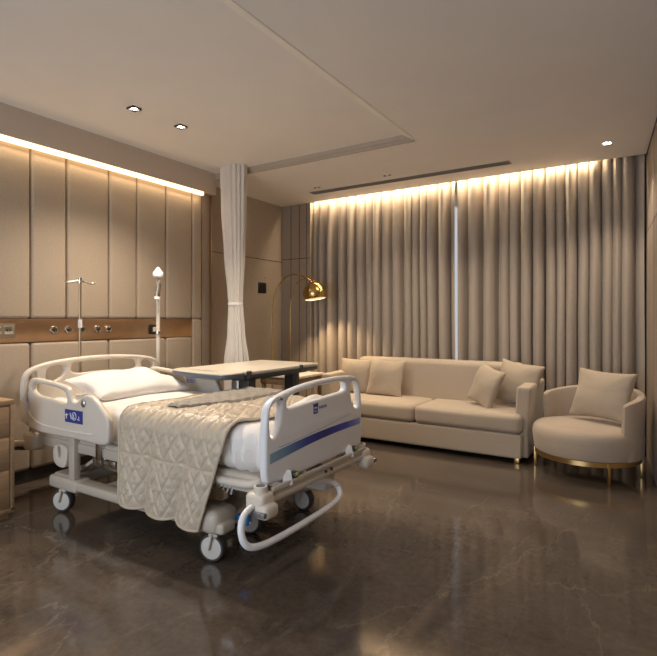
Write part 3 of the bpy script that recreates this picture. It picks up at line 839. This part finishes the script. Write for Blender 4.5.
# side rails: looped handle, dip and rounded shoulder
ro = [(-3.815, .66), (-3.815, .75), (-3.80, .775), (-3.715, .790), (-3.715, .84), (-3.700, .878), (-3.66, .895), (-3.575, .892), (-3.42, .882), (-3.27, .866), (-3.225, .845), (-3.205, .80), (-3.175, .765), (-3.135, .765), (-3.085, .805), (-3.04, .825), (-2.98, .818), (-2.92, .782), (-2.86, .735), (-2.81, .695), (-2.797, .65), (-2.802, .575), (-2.815, .53), (-2.90, .520), (-3.10, .528), (-3.45, .522), (-3.60, .525), (-3.735, .548), (-3.79, .575), (-3.808, .61)]
rh = [[(-3.672, .84), (-3.668, .80), (-3.60, .772), (-3.50, .768), (-3.36, .756), (-3.262, .745), (-3.238, .77), (-3.262, .825), (-3.34, .842), (-3.50, .855), (-3.62, .862)]]
def side_rail(y, out, outline=None):
    r_ = link('side_rail', plate_mesh(outline or ro, rh, .044, .016, XZ(y)), M['plastic'], bed)
    yo = y + out * .0235
    def face(mb, x0, x1, z0, z1, b=.001): mb.box(x0, x1, min(yo - .0012, yo + .0012), max(yo - .0012, yo + .0012), z0, z1, b, 1)
    q = MB()
    q.tube([(-3.80, yo, .745), (-3.74, yo, .69), (-3.66, yo, .615), (-3.56, yo, .585), (-3.40, yo, .575), (-3.15, yo, .575), (-2.95, yo, .58)], .0045, 8, round_it=2); q.build('groove_bead', M['groove'], r_)
    return r_, yo, face
r_, yo, face = side_rail(1.955, -1)
q = MB(); vs = q.box(-3.255, -3.06, yo - .0015, yo + .0012, .632, .716, .001, 1); st = q.build('sticker', M['blue'], r_); st['label'] = 'blue sticker with white symbols'
q = MB()
q.tube([(-3.235, yo - .0018, .690), (-3.235, yo - .0018, .655)], .0035, 6); q.tube([(-3.250, yo - .0018, .676), (-3.215, yo - .0018, .682)], .0035, 6)
q.tube([(-3.150 + .022 * math.cos(a / 16 * 2 * PI), yo - .0018, .676 + .024 * math.sin(a / 16 * 2 * PI)) for a in range(16)], .003, 6, closed=True)
q.tube([(-3.155, yo - .0018, .688), (-3.155, yo - .0018, .664), (-3.140, yo - .0018, .664)], .0032, 6); q.tube([(-3.195, yo - .0018, .695), (-3.180, yo - .0018, .655)], .0032, 6)
q.tube([(-3.115, yo - .0018, .66), (-3.095, yo - .0018, .655), (-3.10, yo - .0018, .68)], .003, 6)
q.build('sticker_symbols', M['white_print'], st)
q = MB(); q.lathe([(0, .0015), (.046, .0015), (.050, 0)], mt=Matrix.Translation((-3.735, yo, .705)) @ Matrix.Rotation(PI / 2, 4, 'X') @ Matrix.Diagonal((1, 1.15, 1, 1)), seg=30); bd = q.build('round_badge', M['lilac'], r_); bd['label'] = 'pale round badge with blue swirl marks'
q = MB()
q.tube([(-3.735 + .036 * math.cos(a), yo - .002, .705 + .040 * math.sin(a)) for a in [k / 14 * 4.4 + .6 for k in range(15)]], .003, 6)
q.tube([(-3.750, yo - .002, .725), (-3.745, yo - .002, .695), (-3.725, yo - .002, .70), (-3.715, yo - .002, .68)], .003, 6); q.build('badge_marks', M['navy'], bd)
q = MB(); q.sphere((-3.050, yo - .002, .768), .022, 1, .45, 1.2); q.build('release_knob', M['steel'], r_)
r2, yo2, face2 = side_rail(2.965, -1, [(a, .858 if -3.21 < a < -3.12 and b > .7 else (.856 if -3.1 < a < -2.90 and b > .7 else b)) for a, b in ro])
q = MB(); q.box(-3.235, -3.125, yo2 - .0015, yo2 + .0012, .782, .828, .001, 1); st = q.build('sticker', M['lilac'], r2); st['label'] = 'pale lilac sticker'
q = MB()
for k in range(5): q.tube([(-3.215 + k * .017, yo2 - .0018, .799), (-3.210 + k * .017, yo2 - .0018, .816)], .0025, 6)
q.tube([(-3.22, yo2 - .0018, .791), (-3.14, yo2 - .0018, .791)], .002, 6); q.build('sticker_symbols', M['navy'], st)
# head end buffer / steering lever sticking out at the wall side
q = MB(); q.box(-3.78, -3.66, 1.93, 2.03, .38, .50, .018, 3); q.cyl((-3.71, 1.99, .47), (-3.71, 1.99, .53), .024)
q.bar((-3.74, 1.95, .43), (-3.99, 1.93, .385), .055, .045, .016); q.box(-4.0, -3.94, 1.90, 1.96, .365, .405, .018, 3); q.build('head_buffer', M['frame_paint'], bed)
q = MB(); q.bar((-3.76, 1.95, .385), (-3.99, 1.93, .360), .04, .02, .006); q.build('buffer_rubber', M['black'], bed)
for x, y in ((-3.85, 2.408), (-3.80, 3.129)):
    q = MB(); q.cyl((x, y, .43), (x, y, .52), .024, seg=18); q.build('pole_socket', M['steel'], bed)

# mattress with fitted sheet
def mfn(p, u):
    if u.z > .0:
        p.z += .008 * noise.noise(Vector((p.x * 3, p.y * 3, 2)))
    # gathers near the foot corner
    if p.x > -2.05 and u.y < -.6:
        k = min(1, max(0, (p.x + 2.05) / .25)) * min(1, max(0, (.74 - p.z) / .12))
        p.y += .020 * k * (math.sin(p.x * 78 + 7 * p.z) + .6 * noise.noise(Vector((p.x * 20, p.z * 7, 3))))
    if u.x > .9: p.x += .006 * math.sin(p.y * 60)
    return p
mt_ = thing('mattress', (-2.70, 2.46, .50), 'thick mattress in a white cotton sheet lying on the hospital bed', 'mattress')
link('fitted_sheet', soft_box(-3.69, -1.665, 2.015, 2.905, .501, .742, .075, 88, (.0, .006, .010), .004, 5, mfn), M['sheet'], mt_)
# a loose fold of the top sheet by the footboard
def sheet_fold(a, b):
    x = -1.88 + .23 * a; y = 2.36 + .52 * b
    z = .748 + (.085 * math.sin(PI * a) ** 1.3 * math.sin(PI * b ** .8) if 0 < b < 1 and 0 < a < 1 else 0) + .012 * math.sin(a * 9 + b * 5) * math.sin(PI * b)
    return (x, y, z)
link('folded_sheet', grid_mesh(30, 40, sheet_fold, .006), M['sheet'], mt_)

# pillow
me = pillow_mesh(.74, .50, .17, 56, .05, .022, 3.0, .36)
me.transform(Matrix.Translation((-3.33, 2.48, .815)) @ Matrix.Rotation(math.radians(86), 4, 'Z') @ Matrix.Rotation(math.radians(-80), 4, 'X'))
o = link('bed_pillow', me, M['sheet'], base=(-3.33, 2.48, .73)); tag(o, 'plump white pillow at the head of the hospital bed', 'pillow')

# ------------------------------------------------------------------ quilt
QE = 2.005   # y of the near mattress edge under the quilt
def quilt_pt(s_, t_, lift=0.0):
    Lh, Lr, Lt = .47, .10, .86
    d = t_ * (Lh + Lr + Lt)
    if d < Lh:
        f = d / Lh
        y = 1.975 - .02 * (1 - f); z = .205 + (.665 - .205) * f; nrm = (0, -1, 0); hang = 1 - f
    elif d < Lh + Lr:
        f = (d - Lh) / Lr; a = f * PI / 2
        y = 1.975 + .085 * (1 - math.cos(a)); z = .665 + .098 * math.sin(a); nrm = (0, -math.cos(a), math.sin(a)); hang = 0
    else:
        f = (d - Lh - Lr) / Lt
        y = 2.06 + Lt * f; z = .763 ; nrm = (0, 0, 1); hang = 0
    tt = t_
    xl = -2.735 + .02 * hang + .10 * max(0, tt - .5) 
    xr = (-2.02 + .17 * min(1, d / (Lh + Lr))) + (.12 * min(1, max(0, (d - Lh - Lr)) / .25))
    x = xl + (xr - xl) * s_
    # drape folds: three soft lobes with narrow valleys between them
    if d < Lh + Lr:
        hg = 1 - d / (Lh + Lr)
        ph = s_ * 2.75 + .12; lob = 1 - (2 * abs(ph - math.floor(ph) - .5)) ** 3.2
        y -= .050 * hg ** .7 * lob - .012 * hg
        z += .014 * hg * (1 - lob) - .028 * hg * s_
        x += .018 * hg * math.sin(2 * PI * ph)
    else:
        z += .006 * noise.noise(Vector((x * 6, y * 6, 1)))
    # diamond quilting as relief
    S = .098; U = (x + 3.0) + .012 * noise.noise(Vector((x * 7, d * 7, 8))); W = d
    a = (U + W * .62) / S; b = (U - W * .62) / S
    da = abs(a - round(a)); db = abs(b - round(b)); dd = min(da, db)
    a2 = abs(a * 2 - round(a * 2)) / 2; b2 = abs(b * 2 - round(b * 2)) / 2
    cell = (math.floor(a + .5) + math.floor(b + .5)) % 2
    puff = 1 - math.exp(-dd * 11)
    if cell: puff = min(puff, .35 + .65 * (1 - math.exp(-min(a2, b2) * 14)))
    bp = W / (S * 3.2); band = abs(bp - round(bp))
    puff = min(puff, 1 - math.exp(-band * 26))
    h = .011 * puff + .003 * noise.noise(Vector((x * 30, d * 30, 0))) + .006 * noise.noise(Vector((x * 12, d * 12, 4))) + lift
    ed = min(s_, 1 - s_, t_)
    h *= .5 + .5 * min(1, ed * 30)
    return Vector((x + nrm[0] * h, y + nrm[1] * h, z + nrm[2] * h))
qt = thing('quilt', (-2.3, 2.3, .76), 'champagne diamond-stitched quilt laid across the bed and hanging over its near side', 'quilt')
link('quilt_cloth', grid_mesh(150, 240, lambda a, b: quilt_pt(a, b), .008), M['quilt'], qt)
q = MB()
hem = [quilt_pt(0, k / 60, .002) for k in range(60, -1, -1)] + [quilt_pt(k / 60, 0, .002) for k in range(1, 60)] + [quilt_pt(1, k / 60, .002) for k in range(0, 61)]
q.tube(hem, .0075, 8); q.build('hem', M['quilt'], qt)
# the turned-back strip showing the darker reverse
def rev(a, b):
    # a along the strip (near -> far), b across
    y = 2.13 + .84 * a
    xl = -2.50 - .13 * min(1, a * 1.6) + .05 * max(0, a - .6); xr = -2.40 + .16 * min(1, a * 2.2)
    x = xl + (xr - xl) * b
    z = .776 + .010 * math.sin(b * PI) + .005 * noise.noise(Vector((x * 14, y * 14, 3)))
    S = .09; p_ = (x + y) / S; q_ = (x - y) / S
    z += .006 * (1 - math.exp(-min(abs(p_ - round(p_)), abs(q_ - round(q_))) * 8))
    if b in (0, 1) or a == 0: z -= .012
    return (x, y, z)
link('turned_back_edge', grid_mesh(90, 30, rev, .006), M['quilt_back'], qt)['label'] = 'taupe reverse side turned up along the quilt'

# ------------------------------------------------------------------ poles at the bed head
ip = thing('drip_stand', (-3.85, 2.408, .52), 'thin bronze drip pole with a flat hooked crossbar rising behind the headboard', 'drip stand')
q = MB(); q.cyl((-3.85, 2.408, .50), (-3.85, 2.408, 1.605), .0105, seg=14); q.build('pole', M['pole_bronze'], ip)
q = MB(); q.cyl((-3.85, 2.408, 1.235), (-3.85, 2.408, 1.30), .0155, seg=14); q.build('pole_collar', M['white_print'], ip)
q = MB(); q.tube([(-3.85, 2.285, 1.600), (-3.85, 2.30, 1.588), (-3.85, 2.33, 1.592), (-3.85, 2.37, 1.603), (-3.85, 2.408, 1.607), (-3.85, 2.45, 1.600), (-3.85, 2.49, 1.590), (-3.85, 2.52, 1.588), (-3.85, 2.535, 1.602)], .008, 10, round_it=1)
q.cyl((-3.85, 2.408, 1.585), (-3.85, 2.408, 1.632), .014, seg=14)
q.tube([(-3.89, 2.408, 1.60), (-3.85, 2.408, 1.607), (-3.81, 2.408, 1.60)], .008, 8); q.build('hook_crossbar', M['steel'], ip)

wp = thing('lamp_pole', (-3.80, 3.129, .52), 'white pole with a cone cap and small hanging silver lamp at the bed corner', 'reading lamp')
q = MB(); q.cyl((-3.80, 3.129, .50), (-3.80, 3.129, 1.66), .0175, seg=18); q.build('pole', M['plastic'], wp)
q = MB(); q.cyl((-3.80, 3.129, 1.17), (-3.80, 3.129, 1.195), .024, seg=18); q.build('pole_collar', M['steel'], wp)
q = MB(); q.lathe([(0, 1.778), (.010, 1.772), (.044, 1.728), (.048, 1.715), (.044, 1.690), (.022, 1.682), (0, 1.682)], (-3.80, 3.129, 0), seg=28); q.build('cone_cap', M['plastic_lit'], wp)
q = MB(); q.tube([(-3.795, 3.110, 1.685), (-3.785, 3.105, 1.64), (-3.78, 3.108, 1.61)], .005, 8); q.tube([(-3.80, 3.129, 1.69), (-3.79, 3.14, 1.64), (-3.785, 3.12, 1.60)], .005, 8); q.build('lamp_bracket', M['steel'], wp)
q = MB(); q.cyl((-3.775, 3.118, 1.625), (-3.765, 3.092, 1.500), .021, .025, 20); lh = q.build('lamp_head', M['steel'], wp)
q = MB(); q.cyl((-3.765, 3.092, 1.502), (-3.763, 3.087, 1.478), .0265, .025, 20); q.build('lamp_lens', M['plastic_lit'], lh)

# ------------------------------------------------------------------ overbed table
ot = thing('overbed_table', (-2.78, 3.4, 0), 'cream-topped overbed table on dark columns standing along the far side of the bed', 'table')
q = MB(); q.box(-3.285, -2.60, 2.995, 3.96, .872, .902, .010, 3); q.build('tabletop', M['tabletop'], ot)
fl = [(-3.28, 2.99), (-3.27, 2.88), (-3.21, 2.765), (-3.10, 2.735), (-2.80, 2.685), (-2.62, 2.690), (-2.565, 2.75), (-2.565, 2.99)]
side = link('side_flap', plate_mesh(fl, [], .038, .013, Matrix.Translation((0, 0, .882)), 2), M['table_edge'], ot)
link('flap_surface', plate_mesh([(x_ * .985 - .0435, (y_ - 2.87) * .93 + 2.87) for x_, y_ in fl], [[(-3.12, 2.90), (-3.12, 2.865), (-2.76, 2.835), (-2.76, 2.87)]], .010, .003, Matrix.Translation((0, 0, .9015)), 2), M['tabletop'], side)
q = MB(); q.box(-2.615, -2.592, 3.02, 3.93, .846, .874, .006); q.box(-2.618, -2.584, 2.98, 3.01, .85, .908, .006); q.box(-2.618, -2.584, 3.66, 3.69, .85, .905, .006); q.build('edge_rail', M['dark_gray'], ot)
q = MB(); q.box(-3.294, -3.27, 3.02, 3.93, .846, .874, .006); q.build('edge_rail', M['dark_gray'], ot)
q = MB(); q.box(-2.98, -2.68, 3.03, 3.90, .820, .873, .01); q.build('top_support', M['dark_gray'], ot)
for y in (3.14, 3.74):
    q = MB(); q.box(-2.80, -2.69, y - .045, y + .045, .05, .83, .012, 3); q.build('column', M['dark_gray'], ot)
q = MB(); q.box(-2.885, -2.805, 3.10, 3.18, .30, .83, .012); q.build('inner_column', M['alu'], ot)
q = MB(); q.box(-2.80, -2.68, 3.06, 3.82, .035, .085, .015, 3); q.box(-3.05, -2.50, 3.10, 3.18, .035, .080, .015, 3); q.box(-3.05, -2.50, 3.70, 3.78, .035, .08, .015, 3); q.build('base', M['dark_gray'], ot)
for x in (-3.0, -2.55):
    for y in (3.14, 3.74):
        q = MB(); q.cyl((x, y - .014, .022), (x, y + .014, .022), .022, seg=18); q.build('caster', M['rubber'], ot)

# ------------------------------------------------------------------ end table by the sofa
et = thing('end_table', (-3.48, 4.72, 0), 'small end table with a cream top and wooden legs left of the sofa', 'side table')
q = MB(); q.box(-3.76, -3.20, 4.48, 5.0, .66, .69, .006); q.build('tabletop', M['tabletop'], et)
q = MB(); q.box(-3.74, -3.22, 4.50, 4.98, .58, .66, .004); q.build('apron', M['wood_dark'], et)
for x in (-3.73, -3.26):
    for y in (4.51, 4.94):
        q = MB(); q.box(x, x + .035, y, y + .035, 0, .60, .003); q.build('leg', M['wood'], et)
q = MB(); q.box(-3.73, -3.225, 4.51, 4.975, .14, .165, .003); q.build('shelf', M['wood'], et)

# ------------------------------------------------------------------ sofa
sf = thing('sofa', (-2.05, 5.2, 0), 'sand fabric three-arm-length sofa with two seat cushions in front of the drapes', 'sofa')
sf['label'] = 'long sand-coloured two-seat fabric sofa standing in front of the drapes'
SX0, SX1 = -3.15, -.945
link('base', soft_box(SX0 + .02, SX1 - .045, 4.79, 5.55, .045, .275, .025, 16, (0, .004, 0)), M['sofa'], sf)
for x0, x1 in ((SX0 + .13, -2.012), (-2.006, SX1 - .10)):
    # seat cushion with a nose that overlaps the arm front
    def sfn(p, u, x0=x0, x1=x1):
        return p
    xa = x0 - (.09 if x0 < -3 else 0); xb = x1 + (.055 if x1 > -1.2 else 0)
    def nose(p, u, x0=x0, x1=x1, xa=xa, xb=xb):
        k = 1 - min(1, max(0, (p.y - 4.86) / .03))
        lo_ = x0 + (xa - x0) * k; hi_ = x1 + (xb - x1) * k
        p.x = max(lo_, min(hi_, p.x)); return p
    link('seat_cushion', soft_box(xa, xb, 4.765, 5.38, .272, .445, .05, 30, (0, .006, .016), .003, 6, nose), M['sofa'], sf)
def lean(p, u):
    p.y += (p.z - .45) * .12; return p
link('backrest', soft_box(-2.985, -1.11, 5.355, 5.545, .25, .855, .05, 30, (0, .018, .004), .003, 4, lean), M['sofa'], sf)
for s_ in (0, 1):
    xi = SX0 + .125 if s_ == 0 else SX1 - .125; xo = SX0 if s_ == 0 else SX1
    def flare(p, u, s_=s_):
        k = max(0, (p.z - .30)) * .06
        p.x += -k if s_ == 0 else k
        if p.z > .5: p.z += (p.y - 4.85) * .02
        return p
    a = link('armrest', soft_box(min(xi, xo), max(xi, xo), 4.875, 5.60, .045, .688, .022, 26, (.004, .003, .004), .002, 5, flare), M['sofa'], sf)
for x in (SX0 + .07, SX1 - .09):
    for y in (4.84, 5.48):
        q = MB(); q.box(x - .022, x + .022, y - .022, y + .022, 0, .06, .003); q.build('foot', M['gold_ring'], sf)

def throw(name, loc, w, h, th, yaw, tilt, roll, m, label, group, seed):
    me = pillow_mesh(w, h, th, 40, .08, .017, seed)
    R = Matrix.Rotation(math.radians(yaw), 4, 'Z') @ Matrix.Rotation(math.radians(-tilt), 4, 'X') @ Matrix.Rotation(math.radians(roll), 4, 'Y')
    me.transform(Matrix.Translation(loc) @ R)
    return tag(link(name, me, m, base=loc), label, 'cushion', group)
throw('throw_cushion', (-2.925, 5.26, .64), .42, .42, .15, 8, 16, 0, M['cushion'], 'square sand cushion leaning in the left corner of the sofa against its arm', 'sofa cushions', 1)
throw('throw_cushion', (-2.525, 5.21, .645), .44, .42, .15, -2, 17, 1, M['cushion'], 'square sand cushion standing upright second from the left on the sofa', 'sofa cushions', 5)
throw('throw_cushion', (-1.385, 5.10, .65), .40, .40, .15, -38, 20, 12, M['cushion'], 'creased sand cushion tilted on its corner at the right of the sofa', 'sofa cushions', 12)
throw('throw_cushion', (-1.115, 5.24, .68), .44, .42, .15, -14, 18, 8, M['cushion'], 'square sand cushion propped behind the tilted one against the right sofa arm', 'sofa cushions', 17)

# ------------------------------------------------------------------ armchair
CX, CY = -.48, 4.92
ac = thing('armchair', (CX, CY, 0), 'round tan tub armchair on slim brass legs in the corner right of the sofa', 'armchair')
FD = math.radians(236)
def seat_prof():
    return [(0, .175), (.37, .175), (.408, .18), (.420, .20), (.426, .27), (.432, .31), (.432, .335), (.424, .372), (.400, .398), (.34, .412), (.20, .420), (0, .424)]
q = MB(); q.lathe(seat_prof(), (CX, CY, 0), 64)
vs = q.bm.verts
q.build('seat', M['chair'], ac)
q = MB(); q.lathe([(.395, .140), (.412, .140), (.412, .178), (.395, .178), (.395, .140)], (CX, CY, 0), 64); q.build('base_ring', M['gold_ring'], ac)
for deg in (298, 187, 2, 92):
    a = math.radians(deg); x, y = CX + .408 * math.cos(a), CY + .408 * math.sin(a)
    q = MB(); q.box(x - .011, x + .011, y - .011, y + .011, 0, .172, .002, 2, rot=a); q.build('leg', M['gold_ring'], ac)
# wrap-around shell
bm = bmesh.new(); secs = []
a0, a1 = FD + math.radians(80), FD + math.radians(280); n = 60
for i in range(n + 1):
    f_ = i / n; a = a0 + (a1 - a0) * f_
    end = min(f_, 1 - f_) * n / 4.0
    k = math.sqrt(max(0.02, 1 - (1 - min(1, end)) ** 2))
    zt = .640 + .075 * math.sin(PI * f_) ** 1.2; zb = .182
    rc, hw = .392, .034 * (.35 + .65 * k); zt2 = zt - .03 * (1 - k)
    loop = []
    for (dx, z) in ((-hw, zb), (hw, zb), (hw * 1.05, zb + .03), (hw * 1.05, (zb + zt2) / 2), (hw, zt2 - .03), (hw * .7, zt2 - .008), (0, zt2), (-hw * .7, zt2 - .008), (-hw, zt2 - .03), (-hw, (zb + zt2) / 2)):
        r_ = rc + dx + (.012 * (z - .4) / .3 if z > .4 else 0)
        loop.append(bm.verts.new((CX + r_ * math.cos(a), CY + r_ * math.sin(a), z)))
    secs.append(loop)
for A, B in zip(secs, secs[1:]):
    m_ = len(A)
    for k in range(m_): bm.faces.new((A[k], A[(k + 1) % m_], B[(k + 1) % m_], B[k]))
bm.faces.new(secs[0][::-1]); bm.faces.new(secs[-1])
bmesh.ops.recalc_face_normals(bm, faces=bm.faces[:])
me = bpy.data.meshes.new('shell'); bm.to_mesh(me); bm.free()
link('backrest', me, M['chair'], ac)
throw('throw_cushion', (-.365, 5.00, .655), .50, .43, .16, -24, 20, 2, M['cushion'], 'large tan cushion resting in the round armchair', None, 21)

# ------------------------------------------------------------------ light
w = bpy.data.worlds.new('World'); SC.world = w; w.use_nodes = True
bg = w.node_tree.nodes['Background']; bg.inputs['Color'].default_value = (.88, .93, 1.0, 1); bg.inputs['Strength'].default_value = .8

K = 1.0
spot('bed_spot', (-3.371, 2.549, T - .03), (-2.9, 2.45, .7), 76 * K, 130, .8, (1, .84, .66))
spot('bed_spot', (-3.351, 2.996, T - .03), (-2.9, 2.70, .7), 76 * K, 130, .8, (1, .84, .66))
spot('chair_spot', (-.34, 5.16, H - .02), (-.40, 5.0, 0), 34 * K, 100, .7, (1, .85, .68))
for x in (-1.3, -2.4): spot('sofa_spot', (x, 4.75, H - .02), (x, 5.0, 0), 34 * K, 110, .8, (1, .85, .68))
for x, y in ((-2.6, 1.0), (-3.2, .9)): spot('tray_spot', (x, y, T - .03), (x + .1, y + .4, 0), 7 * K, 120, .7, (1, .85, .68))
for x, y in ((-.6, 2.6), (-.6, .9)): spot('aisle_spot', (x, y, H - .03), (x, y, 0), 12 * K, 120, .8, (1, .88, .74))
spot('arc_bulb', Rt @ Vector((0, 0, .05)), Rt @ Vector((0, 0, -1)), 34, 104, .5, (1, .72, .42), .025)
area('front_fill_light', (-1.9, -2.97, 1.45), (math.radians(90), 0, 0), 3.4, 2.3, 62 * K, (.76, .87, 1.0))  # unseen area light added as fill to brighten the ceiling
area('cove_glow', (-4.15, 2.1, 2.632), (0, math.radians(-8), 0), .03, 3.8, 2.5 * K, (1, .74, .45))
area('pocket_glow', (-2.15, 5.725, 2.92), (math.radians(14), 0, 0), 3.38, .03, 22 * K, (1, .80, .54))

# ------------------------------------------------------------------ camera
cam = bpy.data.cameras.new('camera'); co = bpy.data.objects.new('camera', cam); COL.objects.link(co)
cam.sensor_width = 36; cam.sensor_fit = 'HORIZONTAL'; cam.lens = 514.5 * 36 / 657
cam.shift_y = -8.5 / 657; cam.clip_start = .05
co.location = (0, 0, 1.3); co.rotation_euler = (PI / 2, 0, math.radians(32.2))
SC.camera = co

for o in bpy.data.objects:
    if '_base' in o: del o['_base']

SC.view_settings.view_transform = 'Standard'; SC.view_settings.look = 'None'
SC.view_settings.gamma = 1; SC.view_settings.use_curve_mapping = False
SC.view_settings.exposure = .68
SC.cycles.diffuse_bounces = 8
